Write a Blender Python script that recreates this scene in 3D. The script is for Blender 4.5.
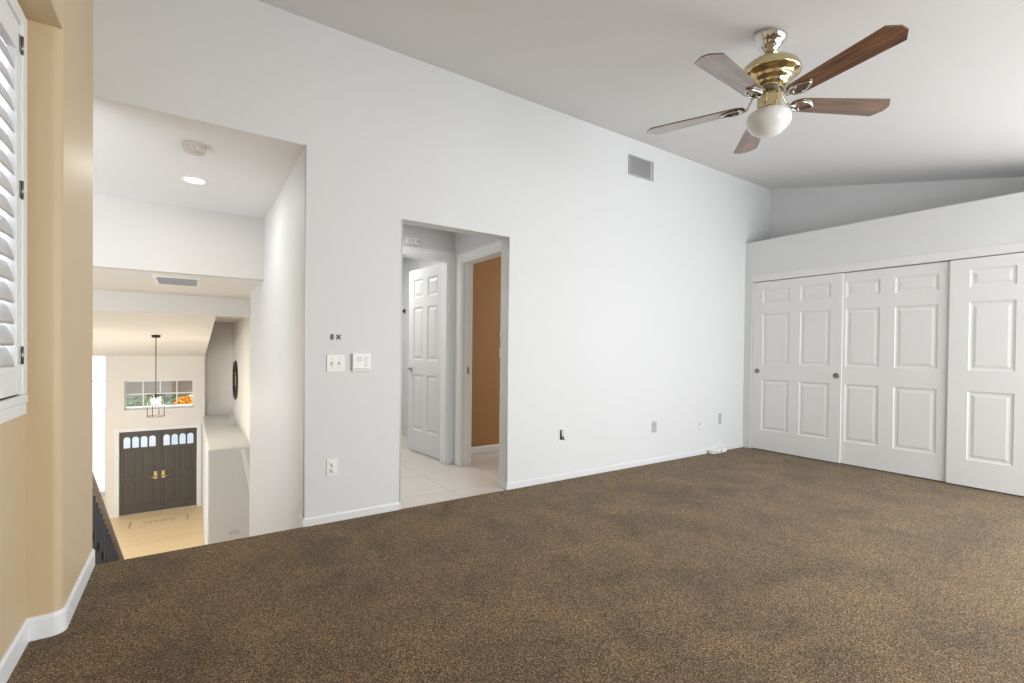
import bpy, bmesh, math, random
from mathutils import Vector, Matrix

random.seed(7)
PI = math.pi
for o in list(bpy.data.objects):
    bpy.data.objects.remove(o)
SC = bpy.context.scene
COL = SC.collection

# ------------------------------------------------------------------ camera
H = 1.175
F_PX, YAW, PITCH, ROLL, CY = 479.383, 0.590, -0.011, 0.011, 355.637


def ray(x, y, fwd=1.0):
    c, s = math.cos(ROLL), math.sin(ROLL)
    x, y = c * x - s * y, s * x + c * y
    c, s = math.cos(PITCH), math.sin(PITCH)
    fw, up = c * fwd - s * y, s * fwd + c * y
    c, s = math.cos(YAW), math.sin(YAW)
    return Vector((s * fw + c * x, c * fw - s * x, up))


cam_data = bpy.data.cameras.new('camera')
cam = bpy.data.objects.new('camera', cam_data)
COL.objects.link(cam)
rx, uy, fz = ray(1, 0, 0), ray(0, 1, 0), ray(0, 0, 1)
M = Matrix((rx, uy, -fz)).transposed().to_4x4()
M.translation = Vector((0, 0, H))
cam.matrix_world = M
cam_data.sensor_width = 36
cam_data.lens = F_PX * 36 / 1024
cam_data.shift_y = (CY - 341.5) / 1024
cam_data.clip_start = 0.02
SC.camera = cam

# ------------------------------------------------------------------ world, lights, exposure
SC.view_settings.view_transform = 'Standard'
SC.view_settings.look = 'None'
SC.view_settings.gamma = 1
SC.view_settings.use_curve_mapping = False
SC.view_settings.exposure = 0.24

W = bpy.data.worlds.new('sky')
SC.world = W
W.use_nodes = True
bg = W.node_tree.nodes['Background']
bg.inputs[0].default_value = (0.93, 0.965, 1.0, 1)
bg.inputs[1].default_value = 2.2


def area(name, loc, target, sx, sy, power, col=(1, 1, 1), spread=180):
    l = bpy.data.lights.new(name, 'AREA')
    l.shape = 'RECTANGLE'
    l.size, l.size_y = sx, sy
    l.energy = power
    l.color = col
    l.spread = math.radians(spread)
    o = bpy.data.objects.new(name, l)
    COL.objects.link(o)
    o.location = loc
    o.rotation_euler = (Vector(target) - Vector(loc)).to_track_quat('-Z', 'Y').to_euler()
    return o


def point(name, loc, power, col=(1, .9, .75), r=.05):
    l = bpy.data.lights.new(name, 'POINT')
    l.energy = power
    l.color = col
    l.shadow_soft_size = r
    o = bpy.data.objects.new(name, l)
    COL.objects.link(o)
    o.location = loc
    return o


E_IN = 5.71
# unseen rear lights added to brighten the room; daylight through the shuttered left window
area('rear_fill_light', (2.75, -1.88, 1.25), (2.6, 3, 1.4), 1.6, 1.45, 58, (.948, .976, 1.0))
area('rear_fill_light', (4.7, -1.88, 1.25), (4.3, 3, 1.4), 1.6, 1.45, 46, (.948, .976, 1.0))
area('right_fill_light', (E_IN, -.75, 1.25), (0, 1.2, 1.4), 1.6, 1.45, 62, (.955, .98, 1.0))  # unseen window light added to brighten the tan wall's main face
area('left_window_daylight', (-.75, 2.18, 1.7), (2, 2.18, 2.1), .8, 1.4, 9, (.97, .98, 1.0))
# unseen fill lights added to brighten the foyer, bathroom and caramel room
area('foyer_fill_light', (-3.95, 11.0, -1.05), (2, 11.5, -1.0), 2.0, 2.2, 62, (1, .985, .96))
area('bathroom_fill_light', (1.5, 5.5, 2.42), (1.5, 5.5, 0), .5, .5, 15, (1, .97, .93))
area('bedroom_fill_light', (4.8, 3.9, 1.6), (2.5, 4.6, 1.2), .8, .8, 17, (1, .95, .9))

# ------------------------------------------------------------------ materials
def lin(c):
    c = c / 255
    return c / 12.92 if c <= .04045 else ((c + .055) / 1.055) ** 2.4


def rgb(r, g, b):
    return (lin(r), lin(g), lin(b), 1)


def mat(name, col, rough=.5, metal=0, bump=None, spec=.5, coat=0, emit=None, es=1, trans=0, alpha=1):
    m = bpy.data.materials.new(name)
    m.use_nodes = True
    nt = m.node_tree
    b = nt.nodes['Principled BSDF']
    b.inputs['Base Color'].default_value = col
    b.inputs['Roughness'].default_value = rough
    b.inputs['Metallic'].default_value = metal
    b.inputs['Specular IOR Level'].default_value = spec
    b.inputs['Coat Weight'].default_value = coat
    b.inputs['Transmission Weight'].default_value = trans
    if emit:
        b.inputs['Emission Color'].default_value = emit
        b.inputs['Emission Strength'].default_value = es
    if bump:
        sc, st, dist = bump
        tc = nt.nodes.new('ShaderNodeTexCoord')
        n = nt.nodes.new('ShaderNodeTexNoise')
        n.inputs['Scale'].default_value = sc
        n.inputs['Detail'].default_value = 3
        nt.links.new(tc.outputs['Object'], n.inputs['Vector'])
        bp = nt.nodes.new('ShaderNodeBump')
        bp.inputs['Strength'].default_value = st
        bp.inputs['Distance'].default_value = dist
        nt.links.new(n.outputs['Fac'], bp.inputs['Height'])
        nt.links.new(bp.outputs['Normal'], b.inputs['Normal'])
    return m


def ramp(nt, stops):
    r = nt.nodes.new('ShaderNodeValToRGB')
    while len(r.color_ramp.elements) < len(stops):
        r.color_ramp.elements.new(.5)
    for e, (p, c) in zip(r.color_ramp.elements, stops):
        e.position = p
        e.color = c
    return r


def noise(nt, vec, scale, detail=2, rough=.5, dist=0):
    n = nt.nodes.new('ShaderNodeTexNoise')
    n.inputs['Scale'].default_value = scale
    n.inputs['Detail'].default_value = detail
    n.inputs['Roughness'].default_value = rough
    n.inputs['Distortion'].default_value = dist
    nt.links.new(vec, n.inputs['Vector'])
    return n


def carpet_mat():
    m = mat('carpet', rgb(120, 94, 66), rough=1, spec=.1)
    nt = m.node_tree
    b = nt.nodes['Principled BSDF']
    tc = nt.nodes.new('ShaderNodeTexCoord').outputs['Object']
    vo = nt.nodes.new('ShaderNodeTexVoronoi')
    vo.inputs['Scale'].default_value = 300
    nt.links.new(tc, vo.inputs['Vector'])
    sep = nt.nodes.new('ShaderNodeSeparateColor')
    nt.links.new(vo.outputs['Color'], sep.inputs[0])
    fine = noise(nt, tc, 120, 3, .7)
    fm = nt.nodes.new('ShaderNodeMix')
    fm.inputs['Factor'].default_value = .55
    nt.links.new(fine.outputs['Fac'], fm.inputs[2])
    nt.links.new(sep.outputs[0], fm.inputs[3])
    r1 = ramp(nt, [(.16, rgb(22, 15, 6)), (.40, rgb(80, 61, 36)), (.58, rgb(116, 91, 58)), (.84, rgb(202, 172, 126))])
    nt.links.new(fm.outputs[0], r1.inputs[0])
    big = noise(nt, tc, 2.6, 5, .62, .6)
    r2 = ramp(nt, [(.32, (.66, .66, .66, 1)), (.5, (.95, .95, .95, 1)), (.68, (1.2, 1.18, 1.15, 1))])
    nt.links.new(big.outputs['Fac'], r2.inputs[0])
    mx = nt.nodes.new('ShaderNodeMix')
    mx.data_type = 'RGBA'
    mx.blend_type = 'MULTIPLY'
    mx.inputs['Factor'].default_value = 1
    nt.links.new(r1.outputs[0], mx.inputs[6])
    nt.links.new(r2.outputs[0], mx.inputs[7])
    nt.links.new(mx.outputs[2], b.inputs['Base Color'])
    bp = nt.nodes.new('ShaderNodeBump')
    bp.inputs['Strength'].default_value = .8
    bp.inputs['Distance'].default_value = .01
    nt.links.new(fine.outputs['Fac'], bp.inputs['Height'])
    nt.links.new(bp.outputs['Normal'], b.inputs['Normal'])
    b.inputs['Sheen Weight'].default_value = .15
    b.inputs['Sheen Roughness'].default_value = .6
    return m


def wood_mat(name, dark, mid, light, scale=(1, 14, 14), rough=.35, coat=.4, axis='Object'):
    m = mat(name, mid, rough=rough, coat=coat)
    m.node_tree.nodes['Principled BSDF'].inputs['Coat Roughness'].default_value = .25
    nt = m.node_tree
    b = nt.nodes['Principled BSDF']
    tc = nt.nodes.new('ShaderNodeTexCoord').outputs[axis]
    mp = nt.nodes.new('ShaderNodeMapping')
    mp.inputs['Scale'].default_value = scale
    nt.links.new(tc, mp.inputs['Vector'])
    n = noise(nt, mp.outputs[0], 2.2, 3, .5, .8)
    w = nt.nodes.new('ShaderNodeMath')
    w.operation = 'MULTIPLY'
    w.inputs[1].default_value = 9
    nt.links.new(n.outputs['Fac'], w.inputs[0])
    fr = nt.nodes.new('ShaderNodeMath')
    fr.operation = 'FRACT'
    nt.links.new(w.outputs[0], fr.inputs[0])
    r = ramp(nt, [(0, dark), (.25, mid), (.7, light), (.92, mid), (1, dark)])
    nt.links.new(fr.outputs[0], r.inputs[0])
    nt.links.new(r.outputs[0], b.inputs['Base Color'])
    return m


def brick_mat(name, c1, c2, mortar, bw, bh, ms, off, rough, spec=.5, rot=0):
    m = mat(name, c1, rough=rough, spec=spec)
    nt = m.node_tree
    b = nt.nodes['Principled BSDF']
    tc = nt.nodes.new('ShaderNodeTexCoord').outputs['Object']
    mp = nt.nodes.new('ShaderNodeMapping')
    mp.inputs['Rotation'].default_value = (0, 0, rot)
    nt.links.new(tc, mp.inputs['Vector'])
    br = nt.nodes.new('ShaderNodeTexBrick')
    br.offset = off
    br.inputs['Scale'].default_value = 1
    br.inputs['Brick Width'].default_value = bw
    br.inputs['Row Height'].default_value = bh
    br.inputs['Mortar Size'].default_value = ms
    br.inputs['Color1'].default_value = c1
    br.inputs['Color2'].default_value = c2
    br.inputs['Mortar'].default_value = mortar
    nt.links.new(mp.outputs[0], br.inputs['Vector'])
    nt.links.new(br.outputs['Color'], b.inputs['Base Color'])
    return m


WALL = mat('white_wall_paint', rgb(221, 223, 224), .55, bump=(220, .06, .002), spec=.3)
CEIL = mat('white_ceiling_paint', rgb(231, 231, 232), .9, bump=(120, .10, .003), spec=.1)
HALL = mat('hall_wall_paint', rgb(214, 211, 206), .6, spec=.3)
CREAM = mat('cream_foyer_paint', rgb(236, 233, 228), .6, spec=.3)
TAN = mat('tan_wall_paint', rgb(213, 191, 157), .5, bump=(220, .06, .002), spec=.35)
TAN2 = mat('caramel_wall_paint', rgb(172, 132, 88), .55, spec=.3)
TRIM = mat('white_trim_enamel', rgb(240, 241, 242), .35, spec=.5)
DOORW = mat('white_door_enamel', rgb(228, 229, 229), .38, spec=.45)
PLASTIC = mat('white_plastic', rgb(238, 238, 236), .35)
IVORY = mat('ivory_plastic', rgb(226, 220, 204), .4)
BEIGEGREY = mat('beige_grey_plastic', rgb(196, 188, 180), .5)  # even beige-grey, darker than the ivory plastic
GREYSLOT = mat('dark_slot', rgb(50, 50, 52), .6)
DKANCH = mat('grey_anchor_plastic', rgb(104, 106, 106), .6)
VENTG = mat('grey_vent_enamel', rgb(178, 178, 179), .5)
GREYMID = mat('grey_vent_metal', rgb(204, 205, 206), .5)
CARPET = carpet_mat()
TILE = brick_mat('white_floor_tile', rgb(226, 221, 214), rgb(222, 216, 208), rgb(204, 197, 188), .6, .6, .004, 0, .2)
PLANK = brick_mat('honey_plank_floor', rgb(242, 216, 172), rgb(236, 208, 164), rgb(212, 182, 138), 1.2, .13, .002, .5, .4)
BRASS = mat('polished_brass', rgb(212, 198, 156), .12, 1)
CHROME = mat('polished_nickel', rgb(206, 204, 198), .12, 1)
SATIN = mat('satin_metal', rgb(150, 148, 144), .3, 1)
BLADEWOOD = wood_mat('dark_oak_blade', rgb(30, 16, 9), rgb(93, 56, 32), rgb(132, 83, 48), (.5, 9, 9), .32, 1.0)
BLADEWOOD.node_tree.nodes['Principled BSDF'].inputs['Coat IOR'].default_value = 2.2
BLADEWOOD.node_tree.nodes['Principled BSDF'].inputs['Coat Roughness'].default_value = .15
BLADEEDGE = mat('blade_edge_tan', rgb(118, 94, 68), .5)
GLOBE = mat('white_opal_glass', rgb(226, 226, 226), .12, spec=.5, coat=.3)
GLOBE.node_tree.nodes['Principled BSDF'].inputs['Subsurface Weight'].default_value = .3
GLOBE.node_tree.nodes['Principled BSDF'].inputs['Subsurface Radius'].default_value = (.02, .02, .02)
GLOBE.node_tree.nodes['Principled BSDF'].inputs['Subsurface Scale'].default_value = 1
DARKDOOR = mat('charcoal_door_paint', rgb(84, 80, 74), .4)
IRON = mat('black_iron', rgb(42, 40, 40), .45, .3)
RAILWOOD = wood_mat('greyed_rail_wood', rgb(132, 114, 98), rgb(156, 136, 118), rgb(172, 152, 134), (14, 1, 14), .4, .3)
GLASS = mat('clear_glass', (1, 1, 1, 1), .02, trans=1)
BLUEGLASS = mat('pale_blue_glass', rgb(206, 218, 240), .05, trans=1)
MIRROR = mat('mirror_glass', rgb(230, 230, 230), .03, 1)
FRAMEBRONZE = mat('dark_bronze_frame', rgb(72, 62, 50), .35, .6)
EAVE = mat('taupe_porch_stucco', rgb(150, 140, 126), .9)
LEAFG = mat('green_leaves', rgb(120, 140, 86), .7)
LEAFO = mat('orange_leaves', rgb(226, 160, 60), .7)
PAVE = mat('pale_concrete', rgb(225, 222, 214), .9)
LAMP = mat('lit_lamp_lens', rgb(255, 250, 240), .5, emit=(1, .95, .86, 1), es=9)
BULB = mat('lit_bulb', rgb(255, 240, 220), .5, emit=(1, .88, .66, 1), es=4)
MAT1 = mat('beige_mat', rgb(226, 200, 162), .9)
MAT2 = mat('grey_brown_mat_pattern', rgb(168, 142, 116), .9)
BLACKRUB = mat('black_plastic', rgb(30, 30, 30), .5)
PATCH = mat('wall_patch', rgb(186, 187, 190), .7)

# ------------------------------------------------------------------ mesh helpers
class MB:
    def __init__(self):
        self.bm = bmesh.new()
        self.mats = []

    def mi(self, m):
        if m not in self.mats:
            self.mats.append(m)
        return self.mats.index(m)

    def face(self, pts, m):
        vs = [self.bm.verts.new(p) for p in pts]
        f = self.bm.faces.new(vs)
        f.material_index = self.mi(m)
        return f

    def box(self, a, b, m, bevel=0, mtx=None, seg=2):
        x0, y0, z0 = (min(p, q) for p, q in zip(a, b))
        x1, y1, z1 = (max(p, q) for p, q in zip(a, b))
        vs = [self.bm.verts.new((x, y, z)) for x in (x0, x1) for y in (y0, y1) for z in (z0, z1)]
        idx = [(0, 1, 3, 2), (4, 6, 7, 5), (0, 4, 5, 1), (2, 3, 7, 6), (0, 2, 6, 4), (1, 5, 7, 3)]
        fs = [self.bm.faces.new([vs[i] for i in f]) for f in idx]
        k = self.mi(m)
        for f in fs:
            f.material_index = k
        if bevel:
            es = list({e for f in fs for e in f.edges})
            r = bmesh.ops.bevel(self.bm, geom=es, offset=bevel, segments=seg, affect='EDGES', profile=.5)
            vs = list({v for f in r['faces'] for v in f.verts} | {v for v in vs if v.is_valid})
            for f in r['faces']:
                f.material_index = k
        if mtx:
            bmesh.ops.transform(self.bm, matrix=mtx, verts=vs)
        return vs

    def prism(self, poly, axis, a, b, m, mtx=None, smooth=False):
        """poly of 2-D points extruded along axis (0,1,2) from a to b."""
        def P(p, t):
            q = list(p)
            q.insert(axis, t)
            return q
        n = len(poly)
        va = [self.bm.verts.new(P(p, a)) for p in poly]
        vb = [self.bm.verts.new(P(p, b)) for p in poly]
        k = self.mi(m)
        fs = [self.bm.faces.new(va), self.bm.faces.new(vb[::-1])]
        for i in range(n):
            fs.append(self.bm.faces.new((va[i], vb[i], vb[(i + 1) % n], va[(i + 1) % n])))
        for f in fs:
            f.material_index = k
        if smooth:
            for f in fs[2:]:
                f.smooth = True
        if mtx:
            bmesh.ops.transform(self.bm, matrix=mtx, verts=va + vb)

    def lathe(self, prof, m, seg=40, mtx=None, smooth=True):
        """prof: (r, z) pairs, axis z"""
        rings = []
        allv = []
        for r, z in prof:
            if r < 1e-6:
                v = self.bm.verts.new((0, 0, z))
                rings.append([v])
            else:
                rings.append([self.bm.verts.new((r * math.cos(2 * PI * i / seg), r * math.sin(2 * PI * i / seg), z)) for i in range(seg)])
            allv += rings[-1]
        k = self.mi(m)
        for a, b in zip(rings, rings[1:]):
            for i in range(seg):
                j = (i + 1) % seg
                if len(a) == 1 and len(b) == 1:
                    continue
                if len(a) == 1:
                    f = self.bm.faces.new((a[0], b[i], b[j]))
                elif len(b) == 1:
                    f = self.bm.faces.new((a[i], b[0], a[j]))
                else:
                    f = self.bm.faces.new((a[i], b[i], b[j], a[j]))
                f.material_index = k
                f.smooth = smooth
        if mtx:
            bmesh.ops.transform(self.bm, matrix=mtx, verts=allv)

    def tube(self, pts, r, m, seg=10, cap=True, closed=False, flat=1.0):
        pts = [Vector(p) for p in pts]
        n = len(pts)
        rs = r if isinstance(r, (list, tuple)) else [r] * n
        rings = []
        for i, p in enumerate(pts):
            if closed:
                t = pts[(i + 1) % n] - pts[i - 1]
            else:
                t = pts[min(i + 1, n - 1)] - pts[max(i - 1, 0)]
            t.normalize()
            up = Vector((0, 0, 1)) if abs(t.z) < .95 else Vector((1, 0, 0))
            a = t.cross(up).normalized()
            b = a.cross(t).normalized()
            rings.append([self.bm.verts.new(p + rs[i] * (math.cos(2 * PI * k / seg) * a + flat * math.sin(2 * PI * k / seg) * b)) for k in range(seg)])
        k = self.mi(m)
        pairs = list(zip(rings, rings[1:]))
        if closed:
            pairs.append((rings[-1], rings[0]))
        for a, b in pairs:
            for i in range(seg):
                f = self.bm.faces.new((a[i], a[(i + 1) % seg], b[(i + 1) % seg], b[i]))
                f.material_index = k
                f.smooth = True
        if cap and not closed:
            for rr in (rings[0][::-1], rings[-1]):
                f = self.bm.faces.new(rr)
                f.material_index = k

    def holed(self, axis, a0, a1, rect, holes, m, hm=None):
        """wall slab: axis is the thickness axis, rect=(p0,q0,p1,q1) in the other two axes, holes likewise."""
        ps = sorted({rect[0], rect[2]} | {v for h in holes for v in (h[0], h[2]) if rect[0] < v < rect[2]})
        qs = sorted({rect[1], rect[3]} | {v for h in holes for v in (h[1], h[3]) if rect[1] < v < rect[3]})
        k = self.mi(m)
        kh = self.mi(hm) if hm else k
        cache = {}

        def V(p, q, a):
            key = (p, q, a)
            if key not in cache:
                c = [p, q]
                c.insert(axis, a)
                cache[key] = self.bm.verts.new(c)
            return cache[key]

        def solid(i, j):
            if i < 0 or j < 0 or i >= len(ps) - 1 or j >= len(qs) - 1:
                return False
            cp, cq = (ps[i] + ps[i + 1]) / 2, (qs[j] + qs[j + 1]) / 2
            return not any(h[0] < cp < h[2] and h[1] < cq < h[3] for h in holes)

        for i in range(len(ps) - 1):
            for j in range(len(qs) - 1):
                if not solid(i, j):
                    continue
                p0, p1, q0, q1 = ps[i], ps[i + 1], qs[j], qs[j + 1]
                for a in (a0, a1):
                    f = self.bm.faces.new([V(p0, q0, a), V(p1, q0, a), V(p1, q1, a), V(p0, q1, a)])
                    f.material_index = k
                for (di, dj, e) in ((-1, 0, ((p0, q0), (p0, q1))), (1, 0, ((p1, q0), (p1, q1))), (0, -1, ((p0, q0), (p1, q0))), (0, 1, ((p0, q1), (p1, q1)))):
                    if not solid(i + di, j + dj):
                        f = self.bm.faces.new([V(*e[0], a0), V(*e[1], a0), V(*e[1], a1), V(*e[0], a1)])
                        f.material_index = kh

    def build(self, name, parent=None, loc=None, rotz=0, recalc=True):
        if recalc:
            bmesh.ops.recalc_face_normals(self.bm, faces=self.bm.faces)
        me = bpy.data.meshes.new(name)
        self.bm.to_mesh(me)
        self.bm.free()
        for m in self.mats:
            me.materials.append(m)
        o = bpy.data.objects.new(name, me)
        COL.objects.link(o)
        if parent:
            o.parent = parent
        if loc:
            o.location = loc
        if rotz:
            o.rotation_euler = (0, 0, rotz)
        return o


def tag(o, label, cat, group=None):
    o['label'] = label
    o['category'] = cat
    o['kind'] = 'thing'
    if group:
        o['group'] = group
    return o


def thing(name, label, cat, loc=(0, 0, 0), rotz=0, group=None):
    o = bpy.data.objects.new(name, None)
    o.empty_display_size = .05
    COL.objects.link(o)
    o.location = loc
    o.rotation_euler = (0, 0, rotz)
    return tag(o, label, cat, group)


def struct(o):
    o['kind'] = 'structure'
    return o


# ------------------------------------------------------------------ room shell
D, E, LW, RW = 3.362, 5.734, -.435, -.541        # long wall, closet front, left wall, recessed left wall
CT, OT, DT = 3.317, 2.50, 2.124                  # ceiling at long wall, stair opening top, doorway top
OX1, DX0, DX1 = .62, 1.275, 2.215                # stair opening right edge, doorway edges
WT = .13
RETV = 2.635                                     # where the left wall steps out
ZF = -2.90                                       # entry floor
SL = .2213
EB = 6.291                                       # wall behind the ledge
BV = -1.9


def cz(v):
    return CT - SL * (D - v)


# carpet floor
b = MB()
b.holed(2, -.28, 0, (RW - .13, BV - .13, E + .12, D), [], CARPET)
struct(b.build('floor'))
# ceiling: one slope falling away from the long wall
b = MB()
b.prism([(BV - .13, cz(BV - .13)), (D + .12, cz(D + .12)), (D + .12, cz(D + .12) + .15), (BV - .13, cz(BV - .13) + .15)], 0, RW - .13, EB + .13, CEIL)
struct(b.build('ceiling'))
# long wall with the stair opening and the hallway doorway
b = MB()
b.holed(1, D, D + WT, (LW - .13, -.28, EB + .1, CT - .002), [(LW - .13, -.28, OX1, OT), (DX0, -.28, DX1, DT)], WALL)
# rounded corner beads on the opening edges
for (u, z0, z1) in ((OX1, 0, OT), (DX0, 0, DT), (DX1, 0, DT)):
    b.tube([(u, D + .004, z0), (u, D + .004, z1)], .007, WALL, 8)
struct(b.build('wall_far'))
# left wall: main pier, return, recess with the window opening, soffit over the recess
b = MB()
BR = .034
arc = [(LW - BR + BR * math.sin(k * PI / 12), RETV + BR - BR * math.cos(k * PI / 12)) for k in range(7)]
b.prism([(RW - .13, RETV)] + arc + [(LW, D), (LW - .13, D), (LW - .13, RETV + .1), (RW - .13, RETV + .1)], 2, 0, 3.30, TAN)
struct(b.build('wall_left'))
WIN = (1.78, .985, 2.588, 2.42)                    # v0, z0, v1, z1
b = MB()
b.holed(0, RW - .13, RW, (BV - .13, 0, RETV, 2.45), [(WIN[0], WIN[1], WIN[2], WIN[3])], TAN, TRIM)
struct(b.build('wall_recess'))
b = MB()
b.prism([(BV - .13, 2.45), (RETV, 2.45), (RETV, cz(RETV)), (-1.32, 2.451), (BV - .13, 2.4505)], 0, RW - .13, LW, TAN)
struct(b.build('trim_soffit'))
# rear wall with two unseen windows added for light (behind the camera)
b = MB()
b.holed(1, BV - .13, BV, (RW - .13, 0, E + .12, cz(BV)), [(1.95, .5, 3.55, 1.98), (3.9, .5, 5.5, 1.98)], WALL, TRIM)
struct(b.build('wall_rear'))
for n, (u0, u1) in enumerate(((1.95, 3.55), (3.9, 5.5))):
    b = MB()
    for a, c in ((u0, u0 + .05), (u1 - .05, u1), ((u0 + u1) / 2 - .025, (u0 + u1) / 2 + .025)):
        b.box((a, BV - .10, .5), (c, BV - .05, 1.98), TRIM)
    for z in (.5, 1.93):
        b.box((u0 + .05, BV - .10, z), (u1 - .05, BV - .05, z + .05), TRIM)
    struct(b.build('window_%d' % (n + 2)))  # unseen rear window frame, added to go with the rear fill lights
# closet front wall: header up to the ledge, jambs, and the wall beyond the doors
CTP, LED = 2.042, 2.537
CX0, CXE = 3.257, .43
b = MB()
b.holed(0, E, E + .12, (.28, 0, D, LED), [(CXE, 0, CX0, CTP)], WALL, TRIM)
b.box((E + .12, .28, LED - .10), (EB, D, LED), WALL)
struct(b.build('wall_closet'))
b = MB()
b.holed(0, E, E + .12, (BV - .13, 0, .28, cz(.28) + .01), [(-1.55, .5, .05, 1.98)], WALL, TRIM)  # the window opening is unseen, added for the side fill light
struct(b.build('wall_added_window'))
b = MB()
for va_, vb_ in ((-1.55, -1.50), (0, .05), (-.775, -.725)):
    b.box((E + .05, va_, .5), (E + .10, vb_, 1.98), TRIM)
for z_ in (.5, 1.93):
    for va_, vb_ in ((-1.50, -.775), (-.725, 0)):
        b.box((E + .05, va_, z_), (E + .10, vb_, z_ + .05), TRIM)
struct(b.build('window_6'))  # unseen window, added to go with the side fill light
b = MB()
b.prism([(.16, 0), (D, 0), (D, CT), (.16, cz(.16))], 0, EB, EB + .1, WALL)
b.box((E + .12, .16, 0), (EB, .28, cz(.16)), WALL)
struct(b.build('wall_right'))
b = MB()
b.box((E + .12, .28, -.1), (EB, D, 0), CARPET)
struct(b.build('floor_closet'))
# closet fascia over the door tracks, slim jamb trim
b = MB()
b.box((E - .007, CXE - .06, CTP), (E, CX0 + .02, CTP + .080), DOORW, .003)
struct(b.build('trim_1'))
b = MB()
b.box((E - .006, CX0, 0), (E + .10, CX0 + .014, CTP), TRIM, .003)
struct(b.build('trim_2'))

# baseboards
BH, BT = .056, .008


def base_poly(t=BT, h=BH):
    return [(0, 0), (t, 0), (t, h - .012), (t * .45, h), (0, h)]


b = MB()
for u0, u1, m_ in ((OX1 + .004, DX0 - .004, DOORW), (DX1 + .004, E, WALL)):
    b.prism([(D - p, z) for p, z in base_poly()], 0, u0, u1, m_)
b.box((OX1 - BT, D - .008, 0), (OX1 + .008, D + WT, BH), DOORW, .003)
b.box((DX0 - .004, D - .009, 0), (DX0 + .008, D + WT, BH), DOORW, .003)
b.box((DX1 - .010, D - .009, 0), (DX1 + .004, D + WT, BH), DOORW, .003)
struct(b.build('baseboard_far'))
b = MB()
BL = .092
bt = .011
bp = [(0, 0), (bt, 0), (bt, BL - .014), (.004, BL), (0, BL)]
b.prism([(LW + p, z) for p, z in bp], 1, RETV + BR, D - .003, TRIM)
b.prism([(RW + p, z) for p, z in bp], 1, BV, RETV - bt, TRIM)
b.prism([(RETV - p, z) for p, z in bp], 0, RW, LW - BR, TRIM)
cx_, cy_ = LW - BR, RETV + BR
for k in range(6):
    a0, a1 = k * PI / 12, (k + 1) * PI / 12
    q = []
    for p, z in ((0, 0), (bt, 0), (bt, BL - .014), (.004, BL), (0, BL)):
        q.append((p, z))
    for (p0, h0), (p1, h1) in zip(q, q[1:]):
        if p0 == p1 == 0:
            continue
        P_ = lambda a_, p_, z_: (cx_ + (BR + p_) * math.sin(a_), cy_ - (BR + p_) * math.cos(a_), z_)
        b.face([P_(a0, p0, h0), P_(a1, p0, h0), P_(a1, p1, h1), P_(a0, p1, h1)], TRIM)
struct(b.build('baseboard_left'))

# ------------------------------------------------------------------ shuttered window in the left recess
b = MB()
fr = .045
v0, z0, v1, z1 = WIN
b.box((RW - .03, v1 - fr, z0), (RW + .012, v1 + .012, z1 + .01), TRIM, .004)
b.box((RW - .03, v0 - .012, z0), (RW + .012, v0 + fr, z1 + .01), TRIM, .004)
b.box((RW - .03, v0 + fr, z1 - fr), (RW + .012, v1 - fr, z1 + .01), TRIM, .004)
wf = struct(b.build('window_1'))
b = MB()
b.box((RW - .10, v0 - .05, z0 - .032), (RW + .016, v1 + .004, z0), TRIM, .005)
b.box((RW, v0 - .03, z0 - .075), (RW + .014, v1 - .01, z0 - .032), TRIM, .003)
s = b.build('window_sill', wf)
s['kind'] = 'structure'
b = MB()
b.box((RW - .115, v0, z0), (RW - .109, v1, z1), GLASS)
s = b.build('pane', wf)
s['kind'] = 'structure'


def shutter(va, vb, hinge_side, label):
    t = thing('plantation_shutter', label, 'shutter', (RW - .008, (va + vb) / 2, z0 + .006))
    w = abs(vb - va) - .006
    h = z1 - fr - z0 - .012
    st, tk = .052, .014
    b = MB()
    for s in (-1, 1):
        b.box((-tk, s * w / 2, 0), (tk, s * (w / 2 - st), h), TRIM, .003)
    for za, zb in ((0, .105), (h - .105, h)):
        b.box((-tk, -w / 2 + st, za), (tk, w / 2 - st, zb), TRIM, .003)
    b.build('frame', t)
    b = MB()
    n = 15
    pitch = (h - .21) / n
    for i in range(n):
        zc = .105 + pitch * (i + .5)
        mt = Matrix.Translation((-.006, 0, zc)) @ Matrix.Rotation(math.radians(72), 4, 'Y')
        prof = [(-.043, 0), (-.03, .0045), (0, .006), (.03, .0045), (.043, 0), (.03, -.0045), (0, -.006), (-.03, -.0045)]
        # profile in (x, z), extruded along y
        b.prism(prof, 1, -w / 2 + st + .002, w / 2 - st - .002, TRIM, mtx=mt, smooth=True)
    b.build('louver', t)
    for zz in (1.136, 1.759, 2.30):
        b = MB()
        zc = zz - z0 - .006
        y = hinge_side * (w / 2)
        b.box((tk - .001, y - .022, zc - .032), (tk + .003, y + .02, zc + .032), SATIN, .001)
        b.tube([(tk + .004, y, zc - .034), (tk + .004, y, zc + .034)], .0045, SATIN, 8)
        b.build('hinge', t)
    return t


shutter(v0 + fr, v1 - fr, 1, 'white plantation shutter hinged beside the tan return over the window sill')

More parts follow.
